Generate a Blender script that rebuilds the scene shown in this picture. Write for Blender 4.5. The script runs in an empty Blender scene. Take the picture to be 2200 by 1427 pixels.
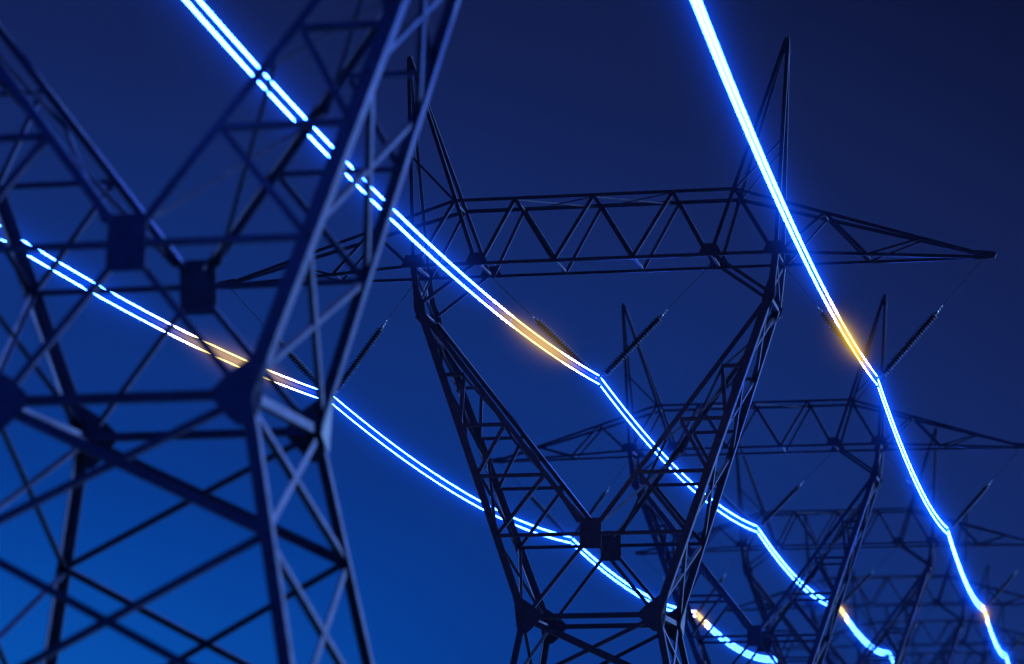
import bpy, math, random
from mathutils import Vector as V
random.seed(4)
S = bpy.context.scene
ZO = 21.35                       # height of the crossbeam's bottom chord above the ground
EXPO = 4.6                       # dusk exposure: the camera is opened up, the lights are dim
SPAN = 49.527                    # metres between pylons

# ------------------------------------------------------------------ camera
cam = bpy.data.cameras.new('camera'); co = bpy.data.objects.new('camera', cam); S.collection.objects.link(co); S.camera = co
CAM = V((15.7131, -101.1511, -19.3502 + ZO)); YAW, PIT, ROL = -.1824, .1657, -.0047
fwd = V((math.sin(YAW)*math.cos(PIT), math.cos(YAW)*math.cos(PIT), math.sin(PIT)))
rgt = V((math.cos(YAW), -math.sin(YAW), 0)); up = rgt.cross(fwd)
r2 = rgt*math.cos(ROL) + up*math.sin(ROL); u2 = up*math.cos(ROL) - rgt*math.sin(ROL)
from mathutils import Matrix
m = Matrix((r2, u2, -fwd)).transposed().to_4x4(); m.translation = CAM; co.matrix_world = m
cam.sensor_width = 36; cam.lens = 6695.33*36/2200; cam.clip_start = .3; cam.clip_end = 3000
cam.dof.use_dof = True; cam.dof.focus_distance = 104; cam.dof.aperture_fstop = .47

# ------------------------------------------------------------------ sky (dusk, brightest low on the left)
w = bpy.data.worlds.new('World'); S.world = w; w.use_nodes = True
nt = w.node_tree; nt.nodes.clear()
def nd(nt, t, **k):
    n = nt.nodes.new(t)
    for a, b in k.items(): setattr(n, a, b)
    return n
def mth(nt, op, a, b=None, c=None):
    n = nd(nt, 'ShaderNodeMath', operation=op)
    for i, x in enumerate((a, b, c)):
        if x is None: continue
        if hasattr(x, 'links') or hasattr(x, 'is_output'): nt.links.new(x, n.inputs[i])
        else: n.inputs[i].default_value = x
    return n.outputs[0]
tc = nd(nt, 'ShaderNodeTexCoord')
def dot(vec):
    n = nd(nt, 'ShaderNodeVectorMath', operation='DOT_PRODUCT'); nt.links.new(tc.outputs['Generated'], n.inputs[0]); n.inputs[1].default_value = vec; return n.outputs['Value']
GAZ, GEL = -.375, -.0105          # compass bearing and height of the last light
G = V((math.sin(GAZ)*math.cos(GEL), math.cos(GAZ)*math.cos(GEL), math.sin(GEL)))
GR = V((math.cos(GAZ), -math.sin(GAZ), 0)); GU = GR.cross(G)
dg = mth(nt, 'MAXIMUM', dot(G), .02)
px = mth(nt, 'DIVIDE', dot(GR), dg); py = mth(nt, 'DIVIDE', dot(GU), dg)
dd = mth(nt, 'SQRT', mth(nt, 'ADD', mth(nt, 'MULTIPLY', mth(nt, 'MULTIPLY', px, px), .38), mth(nt, 'MULTIPLY', mth(nt, 'MULTIPLY', py, py), 1.1)))
nz = nd(nt, 'ShaderNodeTexNoise'); nz.inputs['Scale'].default_value = 14; nz.inputs['Detail'].default_value = 5
nt.links.new(tc.outputs['Generated'], nz.inputs['Vector'])
dd = mth(nt, 'ADD', dd, mth(nt, 'MULTIPLY', mth(nt, 'SUBTRACT', nz.outputs['Fac'], .5), .022))
cr = nd(nt, 'ShaderNodeValToRGB'); nt.links.new(mth(nt, 'MULTIPLY', dd, 2.2), cr.inputs[0])
def lin(c): return tuple((x/255/12.92 if x <= 10 else ((x/255+.055)/1.055)**2.4) for x in c) + (1,)
stops = [(.05, (8, 96, 200)), (543, (6, 78, 172)), (783, (5, 65, 155)), (899, (5, 58, 144)), (1140, (11, 50, 128)), (1562, (17, 43, 108)), (1860, (19, 36, 92)), (2099, (18, 31, 79)), (2278, (17, 28, 72)), (2750, (9, 14, 44)), (3040, (3, 4, 18))]
el = cr.color_ramp.elements
for i, (d, c) in enumerate(stops):
    pos = d/6695*2.2
    if 0 < i < len(stops)-1: el.new(pos)
    else: el[0 if i == 0 else -1].position = pos
for e, (d, c) in zip(cr.color_ramp.elements, stops): e.color = lin(c)
bg = nd(nt, 'ShaderNodeBackground'); nt.links.new(cr.outputs[0], bg.inputs[0]); bg.inputs[1].default_value = 1/EXPO
wo = nd(nt, 'ShaderNodeOutputWorld'); nt.links.new(bg.outputs[0], wo.inputs[0])

# ------------------------------------------------------------------ the low cool light from the right
sl = bpy.data.lights.new('side_sun', 'SUN'); so = bpy.data.objects.new('side_sun', sl); S.collection.objects.link(so)
sl.energy = 5; sl.angle = math.radians(22); sl.color = (.2, .44, 1)  # a wide sun lamp, tinted blue, that lights the steel's right-hand faces
so.rotation_euler = V((-.93, -.34, -.17)).to_track_quat('-Z', 'Y').to_euler()

vs = S.view_settings; vs.view_transform = 'Standard'; vs.look = 'None'; vs.exposure = math.log2(EXPO); vs.gamma = 1; vs.use_curve_mapping = False
S.cycles.use_denoising = True; S.cycles.sample_clamp_indirect = 1.5; S.cycles.max_bounces = 4; S.cycles.volume_bounces = 0
S.cycles.transparent_max_bounces = 16

# ------------------------------------------------------------------ materials
def steel(name, base, rough, metal, spec=.5):
    mt = bpy.data.materials.new(name); mt.use_nodes = True; t = mt.node_tree; b = t.nodes['Principled BSDF']
    tc = nd(t, 'ShaderNodeTexCoord'); n = nd(t, 'ShaderNodeTexNoise'); n.inputs['Scale'].default_value = 5; n.inputs['Detail'].default_value = 8
    t.links.new(tc.outputs['Object'], n.inputs['Vector'])
    r = nd(t, 'ShaderNodeValToRGB'); r.color_ramp.elements[0].position = .35; r.color_ramp.elements[1].position = .68
    r.color_ramp.elements[0].color = tuple(x*.7 for x in base) + (1,); r.color_ramp.elements[1].color = tuple(x*1.3 for x in base) + (1,)
    t.links.new(n.outputs['Fac'], r.inputs[0]); t.links.new(r.outputs[0], b.inputs['Base Color'])
    b.inputs['Metallic'].default_value = metal; b.inputs['Specular IOR Level'].default_value = spec
    rr = nd(t, 'ShaderNodeMapRange'); rr.inputs['To Min'].default_value = rough-.08; rr.inputs['To Max'].default_value = rough+.1
    t.links.new(n.outputs['Fac'], rr.inputs[0]); t.links.new(rr.outputs[0], b.inputs['Roughness'])
    return mt
STEEL = steel('weathered_steel', (.021, .021, .043), .42, .0, .28)
GLAZE = steel('glazed_porcelain', (.012, .012, .016), .5, 0, .12)
FIT = steel('galvanised_fitting', (.13, .14, .16), .45, .3)
CONC = steel('concrete', (.3, .29, .27), .9, 0)

PULSES = (-.235*SPAN, 2.04*SPAN)   # where a warm pulse runs along the lines
PW = .105*SPAN
WIRE = bpy.data.materials.new('glowing_wire'); WIRE.use_nodes = True
t = WIRE.node_tree; t.nodes.clear()
geo = nd(t, 'ShaderNodeTexCoord'); sx = nd(t, 'ShaderNodeSeparateXYZ'); t.links.new(geo.outputs['Object'], sx.inputs[0])
fac = None
for i, c in enumerate(PULSES):
    q = mth(t, 'DIVIDE', mth(t, 'SUBTRACT', sx.outputs['Y'], c), PW*(1 if i == 0 else .6)); q = mth(t, 'MULTIPLY', q, q)
    q = mth(t, 'POWER', 2.718, mth(t, 'MULTIPLY', q, -1))
    fac = q if fac is None else mth(t, 'ADD', fac, q)
sh = nd(t, 'ShaderNodeMapRange', interpolation_type='SMOOTHSTEP'); t.links.new(fac, sh.inputs[0]); sh.inputs['From Max'].default_value = .62; fac = sh.outputs[0]
mx = nd(t, 'ShaderNodeMix', data_type='RGBA'); t.links.new(fac, mx.inputs[0])
mx.inputs[6].default_value = (.022, .1, 1, 1); mx.inputs[7].default_value = (1, .72, .2, 1)
em = nd(t, 'ShaderNodeEmission'); t.links.new(mx.outputs[2], em.inputs[0])
es = nd(t, 'ShaderNodeMapRange'); t.links.new(fac, es.inputs[0]); es.inputs['To Min'].default_value = 130/EXPO; es.inputs['To Max'].default_value = 5/EXPO
t.links.new(es.outputs[0], em.inputs[1])
ou = nd(t, 'ShaderNodeOutputMaterial'); t.links.new(em.outputs[0], ou.inputs[0])

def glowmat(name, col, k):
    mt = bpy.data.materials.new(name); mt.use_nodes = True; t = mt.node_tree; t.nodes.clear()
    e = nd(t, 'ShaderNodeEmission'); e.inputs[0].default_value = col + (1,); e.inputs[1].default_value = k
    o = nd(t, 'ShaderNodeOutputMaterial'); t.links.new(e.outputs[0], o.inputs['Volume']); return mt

# ------------------------------------------------------------------ mesh building
class MB:
    def __init__(s): s.v = []; s.f = []
    def quadbox(s, c8):
        n = len(s.v); s.v += [tuple(c) for c in c8]
        s.f += [tuple(n+i for i in q) for q in ((0,3,2,1),(4,5,6,7),(0,1,5,4),(1,2,6,5),(2,3,7,6),(3,0,4,7))]
    def bar(s, P, Q, a, a0, a1, b, b0, b1):       # a box along P-Q, spanning a0..a1 along a and b0..b1 along b
        s.quadbox([P+a*a0+b*b0, P+a*a1+b*b0, P+a*a1+b*b1, P+a*a0+b*b1, Q+a*a0+b*b0, Q+a*a1+b*b0, Q+a*a1+b*b1, Q+a*a0+b*b1])
    def prism(s, poly, n, d0, d1):                # a plate: polygon pushed along n from d0 to d1
        k = len(s.v); m = len(poly)
        s.v += [tuple(p+n*d0) for p in poly] + [tuple(p+n*d1) for p in poly]
        s.f += [tuple(k+i for i in range(m)), tuple(k+m+i for i in range(m-1, -1, -1))]
        for i in range(m):
            j = (i+1) % m; s.f.append((k+i, k+m+i, k+m+j, k+j))
    def tube(s, pts, rad, seg=8):
        n0 = len(s.v); N = len(pts)
        for i, p in enumerate(pts):
            d = (pts[min(i+1, N-1)] - pts[max(i-1, 0)]).normalized()
            a = d.cross(V((.31, .1, .95))).normalized(); b = d.cross(a)
            r = rad[i] if isinstance(rad, (list, tuple)) else rad
            for k in range(seg):
                t = 2*math.pi*k/seg; s.v.append(tuple(p + a*(r*math.cos(t)) + b*(r*math.sin(t))))
        for i in range(N-1):
            for k in range(seg):
                q = (k+1) % seg; s.f.append((n0+i*seg+k, n0+i*seg+q, n0+(i+1)*seg+q, n0+(i+1)*seg+k))
        s.f.append(tuple(n0+k for k in range(seg-1, -1, -1))); s.f.append(tuple(n0+(N-1)*seg+k for k in range(seg)))
    def bolt(s, p, n, r=.022):
        a = n.orthogonal().normalized(); b = n.cross(a); s.prism([p + a*(r*math.cos(k*math.pi/3)) + b*(r*math.sin(k*math.pi/3)) for k in range(6)], n, 0, .02)
    def build(s, name, mat, parent=None, smooth=False, loc=None):
        me = bpy.data.meshes.new(name); me.from_pydata(s.v, [], s.f); me.materials.append(mat)
        import bmesh
        bm = bmesh.new(); bm.from_mesh(me); bmesh.ops.recalc_face_normals(bm, faces=bm.faces); bm.to_mesh(me); bm.free()
        if smooth: me.polygons.foreach_set('use_smooth', [True]*len(me.polygons))
        o = bpy.data.objects.new(name, me); S.collection.objects.link(o)
        if parent: o.parent = parent
        if loc: o.location = loc
        return o
def tag(o, label=None, cat=None, group=None, kind=None):
    if label: o['label'] = label
    if cat: o['category'] = cat
    if group: o['group'] = group
    if kind: o['kind'] = kind
def empty(name, loc=(0,0,0)):
    o = bpy.data.objects.new(name, None); S.collection.objects.link(o); o.location = loc; o.empty_display_size = .5; return o

# ------------------------------------------------------------------ ground
g = MB(); g.quadbox([V(c) for c in ((-1400,-1400,-.5),(1400,-1400,-.5),(1400,1400,-.5),(-1400,1400,-.5),(-1400,-1400,0),(1400,-1400,0),(1400,1400,0),(-1400,1400,0))])
GR_M = steel('dry_grass_soil', (.06, .07, .035), .95, 0)
tag(g.build('ground', GR_M), kind='structure')

# ------------------------------------------------------------------ the pylon (fitted dimensions, metres; z=0 is the bottom chord)
T=13.; TZ=-.224; A=6.05; B=3.90; Cc=4.72; E=2.65; Gg=1.318; ZT=2.217; DT=.958; DB=1.263; PX=6.4545; PZ=7.484
KX=5.80; KZ=-1.504; KD=1.36; WX=2.163; WZ=-11.85; WD=2.42; PLZ=-9.18; K2=6.0
R1,R2,R3,R4 = -3.757,-5.485,-7.199,PLZ
BODY = [(2.163,-11.85,2.42),(2.616,-14.17,2.78),(3.23,-17.3,3.26),(4.02,-21.35,3.88)]
def dep(z): return KD + (WD-KD)*(z-KZ)/(WZ-KZ)
def horn_out(z): return KX + (WX-KX)*(z-KZ)/(WZ-KZ)
def horn_in(z): return K2*(1-(z-KZ)/(PLZ-KZ))
def P(x, y, z): return V((x, y, z+ZO))

parts = []      # (section, member name, MB)
def add(sec, name, mb): parts.append((sec, name, mb))
jit = [0]
def strip(P0, Q0, n, wd, off=.0, t=.014, fl=None, side=None):
    """an angle iron whose broad flange lies in the face with outward normal n"""
    mb = MB(); ax = (Q0-P0).normalized(); n = (n - ax*n.dot(ax)).normalized(); v = n.cross(ax).normalized()
    if side is None: side = 1 if v.dot(V((1, -1.2, -.7))) > 0 else -1
    v = v*side; jit[0] = (jit[0]+1) % 5; o = off + jit[0]*.0012
    mb.bar(P0, Q0, v, -wd/2, wd/2, n, -o-t, -o)
    f = fl or wd*.85
    mb.bar(P0, Q0, v, wd/2-t, wd/2, n, -o-f, -o-t)
    return mb
def corner(P0, Q0, n1, n2, w1, w2, t=.018):
    """a corner leg: the node is the middle of the flange in face n1, the edge towards n2"""
    mb = MB(); ax = (Q0-P0).normalized()
    a = (n1 - ax*n1.dot(ax)).normalized(); b = n2 - ax*n2.dot(ax); b = (b - a*b.dot(a)).normalized()
    mb.bar(P0, Q0, b, -w1/2, w1/2, a, -t, 0)
    mb.bar(P0, Q0, b, w1/2-t, w1/2, a, -w2, -t)
    return mb
X = V((1,0,0)); Y = V((0,1,0)); Z = V((0,0,1))
for f in (-1, 1):
    nf = Y*f
    # ---- crossbeam chords, web
    bot = [P(s*x, f*DB, 0) for s, x in ((-1,A),(1,A))]; top = [P(s*Cc, f*DT, ZT) for s in (-1,1)]
    nweb = (Y*f*ZT + Z*(DB-DT)).normalized()
    add('crossbeam', 'chord', corner(bot[0], bot[1], nf, -Z, .115, .12)); add('crossbeam', 'chord', corner(top[0], top[1], nf, Z, .115, .12))
    xs = [(-Cc,1),(-B+.05,0),(-E,1),(-Gg,0),(0,1),(Gg,0),(E,1),(B-.05,0)]
    seq = [(-B+.1,0),(-E,1),(-Gg,0),(0,1),(Gg,0),(E,1),(B-.1,0)]
    for (xa, ta), (xb, tb) in zip(seq, seq[1:]):
        add('crossbeam', 'web_brace', strip(P(xa, f*(DT if ta else DB), ZT*ta), P(xb, f*(DT if tb else DB), ZT*tb), nweb, .12, .02))
    for s in (-1, 1):
        so_ = X*s
        add('crossbeam', 'web_brace', strip(P(s*A*.985, f*DB, .05), P(s*Cc, f*DT, ZT), nweb, .11, .024))
        # gussets on the bottom chord
        for xc, hw, tw, nm in ((A, .44, .26, 'gusset_plate'), (B, .42, .22, 'gusset_plate')):
            mb = MB(); mb.prism([P(s*xc-hw, f*DB, -.06), P(s*xc+hw, f*DB, -.06), P(s*xc+tw, f*DB, .36), P(s*xc-tw, f*DB, .36)], nf, .002, .02)
            for q in (-.3, -.1, .1, .3): mb.bolt(P(s*xc+q, f*DB+f*.02, 0), nf)
            for q in (-.15, .0, .15): mb.bolt(P(s*xc+q, f*DB+f*.02, .22), nf)
            add('crossbeam', nm, mb)
        # ---- arm
        tipc = P(s*(T-.15), f*.09, TZ)
        c0 = P(s*Cc, f*DT, ZT); a0 = P(s*A, f*DB, 0)
        top_end = P(s*(T-.45), f*.1, TZ+.14); 
        narm = (Y*f + X*s*.13).normalized()
        add('arm', 'chord', corner(c0, top_end, narm, Z, .11, .11)); add('arm', 'chord', corner(a0, P(s*(T-.3), f*.1, TZ), narm, -Z, .11, .11))
        def tp(t): return c0.lerp(P(s*T, 0, TZ+.05), t)
        def bp(t): return a0.lerp(P(s*T, 0, TZ), t)
        add('arm', 'web_brace', strip(bp(.02), tp(.352), narm, .1, .02)); add('arm', 'web_brace', strip(tp(.352), bp(.4215), narm, .1, .024))
        add('arm', 'web_brace', strip(bp(.4215), tp(.7336), narm, .07, .02))
        # ---- peak
        pk = P(s*PX, f*.05, PZ)
        add('peak', 'leg', corner(P(s*PX+s*.03, f*.05, PZ-.05), P(s*A, f*DB, 0), nf, X*s, .13, .1))
        add('peak', 'leg', corner(P(s*PX-s*.03, f*.05, PZ-.05), P(s*(B+.06), f*DB, .1), nf, -X*s, .13, .1))
        q = P(s*PX, 0, PZ).lerp(P(s*A, f*DB, 0), .48)
        add('peak', 'peak_brace', strip(q, c0, nf, .07, .02))
        # ---- neck and knee
        kn = P(s*KX, f*KD, KZ)
        knx = P(s*(KX+.07), f*KD, KZ+.1)
        add('horn', 'leg', corner(P(s*A, f*DB, -.02), knx, nf, X*s, .21, .25))
        add('horn', 'knee_brace', strip(P(s*(B+.12), f*DB, -.03), P(s*(KX-.05), f*KD, KZ+.22), nf, .115, .02, side=None))
        # ---- horn legs
        nh = (Y*f*(KZ-WZ) + Z*(WD-KD)).normalized(); ow = P(s*WX, f*WD, WZ)
        add('horn', 'leg', corner(kn, ow, nh, X*s, .255, .3, .02))
        add('horn', 'leg', corner(P(s*(KX-.02), f*KD, KZ-.05), P(s*.2, f*dep(PLZ+.26), PLZ+.26), nh, -X*s, .165, .23))
        mb = MB()
        kp = [(KX+.25,KZ+.62),(KX+.03,KZ+.62),(KX-.13,KZ+.25),(KX-.2,KZ-.1),(KX-.32,KZ-.52),(KX-.02,KZ-.45),(KX+.2,KZ-.02)]
        mb.prism([P(s*x, f*dep(z), z) for x, z in kp], nh, .003, .022)
        for i in range(5): mb.bolt(P(s*(KX-.04), f*(dep(KZ+.4-i*.2)+.022), KZ+.4-i*.2), nf)
        add('horn', 'knee_plate', mb)
        for i, z in enumerate((R1, R2, R3, R4)):
            d = f*dep(z); xo, xi = horn_out(z), horn_in(z)
            if i == 3: xi = .36
            add('horn', 'rung', strip(P(s*(xo-.02), d, z), P(s*(xi+.02 if i<3 else xi-.05), d, z), nh, .115, .022))
        for za, zb in ((R1,R2),(R2,R3),(R3,R4)):
            add('horn', 'diagonal_brace', strip(P(s*(horn_in(za)+.04), f*dep(za), za-.06), P(s*(horn_out(zb)-.02), f*dep(zb), zb+.03), nh, .125, .028))
        # plate to waist
        add('horn', 'waist_brace', strip(P(s*.28, f*dep(PLZ-.4), PLZ-.4), P(s*(WX-.25), f*dep(WZ+.25), WZ+.25), nh, .12, .02))
        # waist gusset
        mb = MB()
        wp = [(horn_out(WZ+.62)+.15,.62),(horn_out(WZ+.62)-.13,.62),(WX-.3,.36),(WX-.57,.1),(WX-.57,-.08),(WX-.26,-.42),(WX-.1,-.55),(WX+.2,-.55),(WX+.13,0)]
        mb.prism([P(s*x, f*(dep(WZ+z) if z > 0 else WD - z*.155), WZ+z) for x, z in wp], nf, .003, .024)
        for i in range(6): mb.bolt(P(s*(WX-.02+.02*i), f*(dep(WZ+.8-i*.25)+.024), WZ+.8-i*.25), nf)
        add('body', 'waist_plate', mb)
        # ---- body legs
        for (x0,z0,d0), (x1,z1,d1) in zip(BODY, BODY[1:]):
            add('body', 'leg', corner(P(s*x0, f*d0, z0), P(s*x1, f*d1, z1), nf, X*s, .22, .22, .02))
    # centre plate
    mb = MB(); mb.prism([P(x, f*dep(PLZ+z), PLZ+z) for x, z in ((-.35,.5),(.35,.5),(.35,-.5),(-.35,-.5))], (Y*f*(KZ-WZ)+Z*(WD-KD)).normalized(), .003, .024)
    for x in (-.27,-.09,.09,.27):
        for z in (-.4,.4): mb.bolt(P(x, f*(dep(PLZ+z)+.024), PLZ+z), nf)
    NF = (Y*f + Z*.155).normalized()
    add('horn', 'centre_plate', mb)
    add('body', 'waist_beam', strip(P(-WX+.1, f*WD, WZ), P(WX-.1, f*WD, WZ), nf, .17, .02))
    for (x0,z0,d0), (x1,z1,d1) in zip(BODY, BODY[1:]):
        add('body', 'cross_brace', strip(P(-x0+.1, f*d0, z0-.08), P(x1, f*d1, z1), NF, .18 if z0 > -13 else .14, .022))
        add('body', 'cross_brace', strip(P(x0-.1, f*d0, z0-.08), P(-x1, f*d1, z1), NF, .125, .04))
for s in (-1, 1):
    ns = X*s
    NH = (X*s - Z*.3515).normalized(); NB = (X*s + Z*.1955).normalized(); NN = (X*s - Z*.1).normalized()
    def sx_(xa, ya, za, xb, yb, zb, sec, nm, wdt, off, n=None): add(sec, nm, strip(P(s*xa, ya, za), P(s*xb, yb, zb), n or ns, wdt, off))
    def Xb(xa, ya, za, xb, yb, zb, sec, nm, wdt, n=None, single=False):
        sx_(xa, -ya, za, xb, yb, zb, sec, nm, wdt, .022, n)
        if not single: sx_(xa, ya, za, xb, -yb, zb, sec, nm, wdt, .038, n)
    # neck
    Xb(A+.08, DB, -.05, KX+.15, KD, KZ+.15, 'horn', 'side_brace', .1, NN)
    sx_(KX+.1, -KD, KZ, KX+.1, KD, KZ, 'horn', 'knee_tie', .15, .02)
    zs = [KZ-.15, R1, -6.3, R4, WZ+.2]
    for za, zb in zip(zs, zs[1:]):
        Xb(horn_out(za)+.1, dep(za), za, horn_out(zb)+.1, dep(zb), zb, 'horn', 'side_brace', .12, NH)
    ni = (-X*s*.79 + Z*.62)
    zs = [KZ-.15, R1, -6.1, R4+.45]
    for za, zb in zip(zs, zs[1:]):
        Xb(horn_in(za)+.02, dep(za), za, horn_in(zb)+.02, dep(zb), zb, 'horn', 'inner_brace', .1, ni)
    for f in (-1, 1):
        mb = MB()
        pl = [(.01,.6),(.17,.6),(.3,.08),(.3,-.08),(.17,-.38),(.01,-.38),(.01,0)]
        mb.prism([P(s*((horn_out(WZ+z) if z > 0 else WX - z*.1955)+.127), f*((dep(WZ+z) if z > 0 else WD - z*.155)-y), WZ+z) for y, z in pl], X*s, .003, .02)
        add('body', 'side_plate', mb)
    # waist tie and body sides
    sx_(WX+.06, -WD, WZ+.02, WX+.06, WD, WZ+.02, 'body', 'waist_beam', .17, .02)
    for (x0,z0,d0), (x1,z1,d1) in zip(BODY, BODY[1:]):
        Xb(x0+.08, d0, z0-.08, x1+.08, d1, z1, 'body', 'side_brace', .14, NB)
    # ties across the crossbeam and arms
    for xx, dz, dd_ in ((Cc, ZT, DT), (E, ZT, DT), (Gg, 0, DB), (B, 0, DB), (A, 0, DB)):
        add('crossbeam', 'tie', strip(P(s*xx, -dd_, dz), P(s*xx, dd_, dz), Z if dz else -Z, .09, .02))
    # plan bracing between the top chords
    add('crossbeam', 'plan_brace', strip(P(s*E, -DT, ZT), P(0, DT, ZT), Z, .05, .03)); add('crossbeam', 'plan_brace', strip(P(s*E, DT, ZT), P(0, -DT, ZT), Z, .05, .045))
    def tq(t, f): return P(s*Cc, f*DT, ZT).lerp(P(s*T, 0, TZ+.05), t)
    def bq(t, f): return P(s*A, f*DB, 0).lerp(P(s*T, 0, TZ), t)
    add('arm', 'tie', strip(tq(.352, -1), tq(.352, 1), Z, .07, .03)); add('arm', 'tie', strip(bq(.4215, -1), bq(.4215, 1), -Z, .07, .03))
    # tip shoe and peak cap
    mb = MB()
    for f in (-1, 1): mb.prism([P(s*(T-.5), f*.115, TZ-.07), P(s*(T+.08), f*.115, TZ-.03), P(s*(T+.15), f*.115, TZ+.1), P(s*(T+.12), f*.115, TZ+.15), P(s*(T-.5), f*.115, TZ+.24)], Y*f, 0, .018)
    mb.prism([P(s*(T-.6), -.113, TZ-.075), P(s*(T+.08), -.113, TZ-.033), P(s*(T+.08), .113, TZ-.033), P(s*(T-.6), .113, TZ-.075)], -Z, 0, .015)
    mb.prism([P(s*(T+.085), -.113, TZ-.03), P(s*(T+.15), -.113, TZ+.1), P(s*(T+.15), .113, TZ+.1), P(s*(T+.085), .113, TZ-.03)], X*s, 0, .015)
    add('arm', 'tip_plate', mb)
    mb = MB()
    mb.quadbox([P(s*PX-.09, -.09, PZ-.55), P(s*PX+.09, -.09, PZ-.55), P(s*PX+.09, .09, PZ-.55), P(s*PX-.09, .09, PZ-.55), P(s*PX-.06, -.07, PZ+.02), P(s*PX+.08, -.07, PZ+.02), P(s*PX+.08, .07, PZ+.02), P(s*PX-.06, .07, PZ+.02)])
    add('peak', 'peak_cap', mb)
    for f in (-1, 1):
        mb = MB(); x, z, d = BODY[-1]
        mb.prism([V((s*x+.45*a, f*d+.45*b, 0)) for a, b in ((-1,-1),(1,-1),(1,1),(-1,1))], Z, -.3, .35)
        add('body', 'footing', mb)

SEC = {'crossbeam': 'crossbeam', 'arm': 'crossarm', 'peak': 'peak', 'horn': 'fork', 'body': 'tower_body'}
def side_of(mb): return 1 if sum(v[0] for v in mb.v) > 0 else -1
def section_key(sec, mb): return (sec, side_of(mb)) if sec in ('arm', 'peak') else (sec, 0)

groups = {}
for sec, nm, mb in parts: groups.setdefault(section_key(sec, mb), []).append((nm, mb))
detailed, plain = [], []
for (sec, sd), lst in groups.items():
    a = empty(SEC[sec]); ks = []; allm = MB()
    for nm, mb in lst:
        k = len(allm.v); allm.v += mb.v; allm.f += [tuple(i+k for i in q) for q in mb.f]
        o = mb.build(nm, CONC if nm == 'footing' else STEEL); o.parent = a; ks.append(o)
    detailed.append((a, ks)); plain.append(allm.build(SEC[sec], STEEL))

PY = ['blurred nearest pylon at the left, only its fork, waist and legs in the picture',
      'sharp pylon in the centre, its whole crossbeam and both peaks in view',
      'second whole pylon down the line, right behind the sharp central one',
      'third whole pylon down the line, right peak beside the right hand wires',
      'fourth distant pylon down the line, low in the right corner',
      'fifth distant pylon down the line, faint in the right corner',
      'sixth distant pylon, very faint, in the lower right corner',
      'seventh distant pylon, only its top above the lower right edge',
      'farthest pylon, only peak tips at the lower right edge']
for k in range(9):
    root = empty('lattice_pylon' if k == 0 else 'lattice_pylon', (0, (k-1)*SPAN, 0))
    tag(root, PY[k], 'pylon', 'dark steel lattice pylons in a row')
    if k < 4:
        for a, ks in detailed:
            a2 = a if k == 0 else a.copy()
            if k: S.collection.objects.link(a2)
            a2.parent = root
            for c in ks:
                c2 = c if k == 0 else c.copy()
                if k: S.collection.objects.link(c2)
                c2.parent = a2
    else:
        for a in plain:
            a2 = a if k == 4 else a.copy()
            if k > 4: S.collection.objects.link(a2)
            a2.parent = root

# ------------------------------------------------------------------ insulator strings
OX, OZ, MZ = 9.18, -4.188, -3.869
def lathe(mb, prof, seg=16):
    n0 = len(mb.v)
    for r, z in prof:
        for k in range(seg): t = 2*math.pi*k/seg; mb.v.append((r*math.cos(t), r*math.sin(t), z))
    for i in range(len(prof)-1):
        for k in range(seg):
            q = (k+1) % seg; mb.f.append((n0+i*seg+k, n0+i*seg+q, n0+(i+1)*seg+q, n0+(i+1)*seg+k))
    mb.f.append(tuple(n0+k for k in range(seg))); mb.f.append(tuple(n0+(len(prof)-1)*seg+k for k in range(seg)))
LI, Z0 = 2.62, .27
mb = MB(); prof = [(.03, Z0)]
ND = 25
for i in range(ND):
    z = Z0 + .01 + LI*i/ND; p_ = LI/ND
    prof += [(.06, z), (.13, z+p_*.2), (.148, z+p_*.3), (.14, z+p_*.38), (.07, z+p_*.6), (.06, z+p_*.92)]
prof += [(.03, Z0+LI+.02)]
lathe(mb, prof, 18); ins = mb.build('insulator_discs', GLAZE, smooth=False)
mb = MB(); lathe(mb, [(.02, Z0+LI+.02), (.05, Z0+LI+.03), (.05, Z0+LI+.11), (.02, Z0+LI+.15), (.015, Z0+LI+.22)], 12); cap = mb.build('end_cap', FIT)
mb = MB(); R_ = .085; zc = Z0+LI+.27
mb.tube([V((R_*math.cos(a), 0, zc+R_*math.sin(a))) for a in [i*2*math.pi/20 for i in range(21)]], .014, 6); ring = mb.build('ring', FIT)
mb = MB(); mb.tube([V((0,0,zc+R_)), V((0,0,zc+R_+1))], .009, 6)
def rodmesh(L):
    mb = MB(); mb.tube([V((0,0,zc+R_)), V((0,0,L))], .014, 6); return mb.build('hanger_rod', STEEL)
mb = MB(); mb.tube([V((0,0,.05)), V((.02,0,.12)), V((0,0,.2)), V((0,0,Z0+.01))], .018, 8); hook = mb.build('lower_fitting', FIT)
kinds = []
for ax, az, tx, tz in ((-OX, OZ, -(T-.3), TZ-.08), (-OX, OZ, -A, -.05), (0, MZ, -B+.05, -.05), (0, MZ, B-.05, -.05), (OX, OZ, A, -.05), (OX, OZ, T-.3, TZ-.08)):
    d = V((tx-ax, 0, tz-az)); kinds.append((V((ax, 0, az+ZO)), d))
rods = {}
POSN = ['left insulator of left wire pair', 'right insulator of left wire pair', 'left insulator of middle wire pair', 'right insulator of middle wire pair', 'left insulator of right wire pair', 'right insulator of right wire pair']
WH = ['on the blurred nearest pylon', 'on the sharp central pylon', 'on the second whole pylon', 'on the third whole pylon', 'on the fourth distant pylon', 'on the fifth distant pylon', 'on the sixth distant pylon', 'on the seventh distant pylon']
first = True
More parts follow.
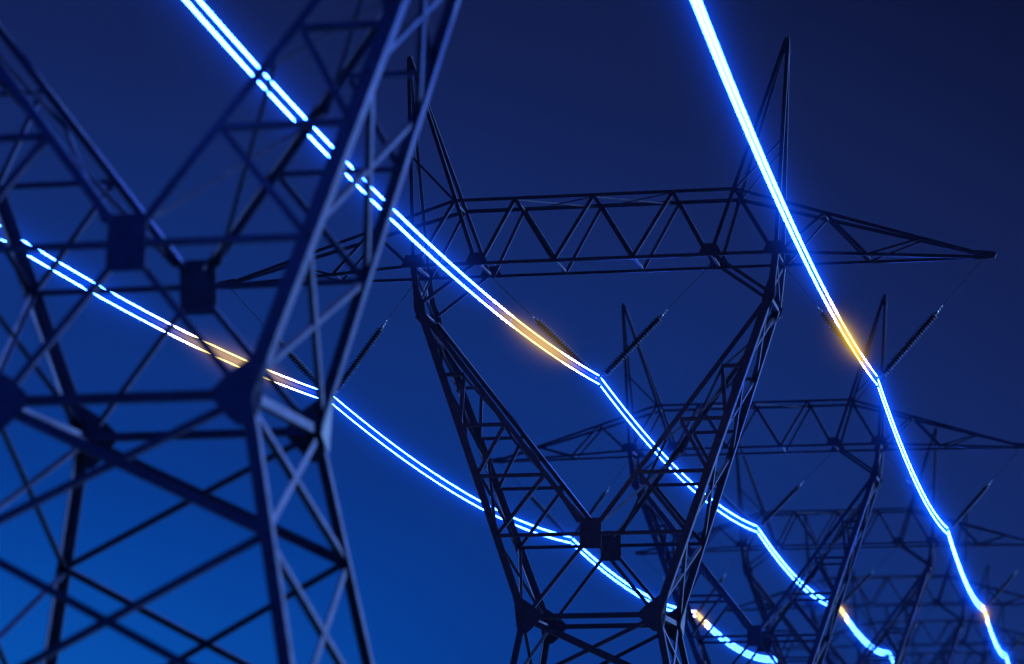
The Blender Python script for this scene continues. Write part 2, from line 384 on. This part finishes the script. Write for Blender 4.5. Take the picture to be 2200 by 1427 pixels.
for k in range(1, 6):
    for i, (a, d) in enumerate(kinds):
        if k >= 4 and i < 2: continue
        L = round(d.length, 3)
        if L not in rods: rods[L] = rodmesh(L); used = False
        r = empty('insulator_string', a + V((0, (k-1)*SPAN, 0)))
        r.rotation_euler = d.to_track_quat('Z', 'Y').to_euler()
        tag(r, f'dark ribbed {POSN[i]} {WH[k]}', 'insulator', 'ribbed insulator strings hung in a V')
        for src in (ins, cap, ring, rods[L], hook):
            o = src if (src.parent is None) else src.copy()
            if src.parent is not None: S.collection.objects.link(o)
            o.parent = r
# ------------------------------------------------------------------ clamps that carry the pair of wires
SUB = .145
mb = MB()
mb.tube([V((.19,0,.13)), V((.1,0,.15)), V((.03,0,.1)), V((0,0,.03)), V((0,0,-.05)), V((0,0,-SUB+.05))], .016, 8)
mb.tube([V((-.19,0,.13)), V((-.1,0,.15)), V((-.03,0,.1)), V((0,0,.03))], .016, 8)
clm = mb
first_clamp = None
PAIR = ['left', 'middle', 'right']
jaw = MB()
for z in (SUB, -SUB): jaw.tube([V((0,-.16,z-.012)), V((0,-.1,z-.012)), V((0,.1,z-.012)), V((0,.16,z-.012))], [.03,.052,.052,.03], 10)
for k in range(1, 5):
    for i, (x, z) in enumerate(((-OX, OZ), (0, MZ), (OX, OZ))):
        r = empty('wire_clamp', (x, (k-1)*SPAN, z+ZO))
        tag(r, f'curved clamp of the {PAIR[i]} wire pair {WH[k]}', 'clamp', 'clamps holding the glowing wires')
        if first_clamp is None:
            first_clamp = (clm.build('yoke', FIT, r), jaw.build('clamp_jaw', FIT, r))
        else:
            for q in first_clamp: o = q.copy(); S.collection.objects.link(o); o.parent = r

# ------------------------------------------------------------------ glowing conductors
SAG = .77
def cable_z(y, z0):
    t = (y/SPAN) % 1.0
    return z0 - 4*SAG*t*(1-t)
def cable_pts(x, z0, y0, y1, n):
    return [V((x, y0+(y1-y0)*i/n, cable_z(y0+(y1-y0)*i/n, z0)+ZO)) for i in range(n+1)]
for i, (x, z) in enumerate(((-OX, OZ), (0, MZ), (OX, OZ))):
    for dz, nm in ((SUB, 'upper'), (-SUB, 'lower')):
        mb = MB(); mb.tube([p + V((0,0,dz)) for p in cable_pts(x, z, -2*SPAN, 8*SPAN, 240)], .0165, 8)
        o = mb.build('glowing_wire', WIRE, smooth=True)
        tag(o, f'{nm} glowing blue white wire of the {PAIR[i]} pair, with a short amber stretch', 'power line', 'glowing wires strung between the pylons')

# bloom round each pair of wires, imitated by added shells that emit light themselves
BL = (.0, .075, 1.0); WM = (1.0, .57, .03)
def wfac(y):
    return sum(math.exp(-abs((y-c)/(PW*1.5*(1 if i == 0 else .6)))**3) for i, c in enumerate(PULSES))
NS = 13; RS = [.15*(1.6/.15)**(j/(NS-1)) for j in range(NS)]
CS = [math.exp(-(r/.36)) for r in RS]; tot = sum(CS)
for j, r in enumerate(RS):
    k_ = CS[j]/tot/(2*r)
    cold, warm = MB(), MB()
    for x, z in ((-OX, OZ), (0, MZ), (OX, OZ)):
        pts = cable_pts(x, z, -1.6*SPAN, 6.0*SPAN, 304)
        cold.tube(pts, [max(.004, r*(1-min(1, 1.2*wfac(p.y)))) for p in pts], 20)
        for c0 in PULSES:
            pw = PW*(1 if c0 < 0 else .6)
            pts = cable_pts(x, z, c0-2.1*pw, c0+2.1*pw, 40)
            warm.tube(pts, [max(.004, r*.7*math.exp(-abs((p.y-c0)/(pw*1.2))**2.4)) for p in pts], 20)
    tag(cold.build('bloom_shell', glowmat('blue_glow', BL, k_*.21/EXPO)), kind='stuff')
    tag(warm.build('bloom_shell', glowmat('amber_glow', WM, k_*.24/EXPO)), kind='stuff')

# ------------------------------------------------------------------ the air
HAZE = .00006
if HAZE:
    hm = bpy.data.materials.new('haze'); hm.use_nodes = True; t = hm.node_tree; t.nodes.clear()
    pv = nd(t, 'ShaderNodeVolumePrincipled'); pv.inputs['Color'].default_value = (.25, .42, .95, 1); pv.inputs['Density'].default_value = HAZE; pv.inputs['Anisotropy'].default_value = .78
    o = nd(t, 'ShaderNodeOutputMaterial'); t.links.new(pv.outputs[0], o.inputs['Volume'])
    mb = MB(); mb.quadbox([V(c) for c in ((-60,-130,-1.5),(60,-130,-1.5),(60,420,-1.5),(-60,420,-1.5),(-60,-130,31),(60,-130,31),(60,420,31),(-60,420,31))])
    tag(mb.build('haze', hm), kind='stuff')
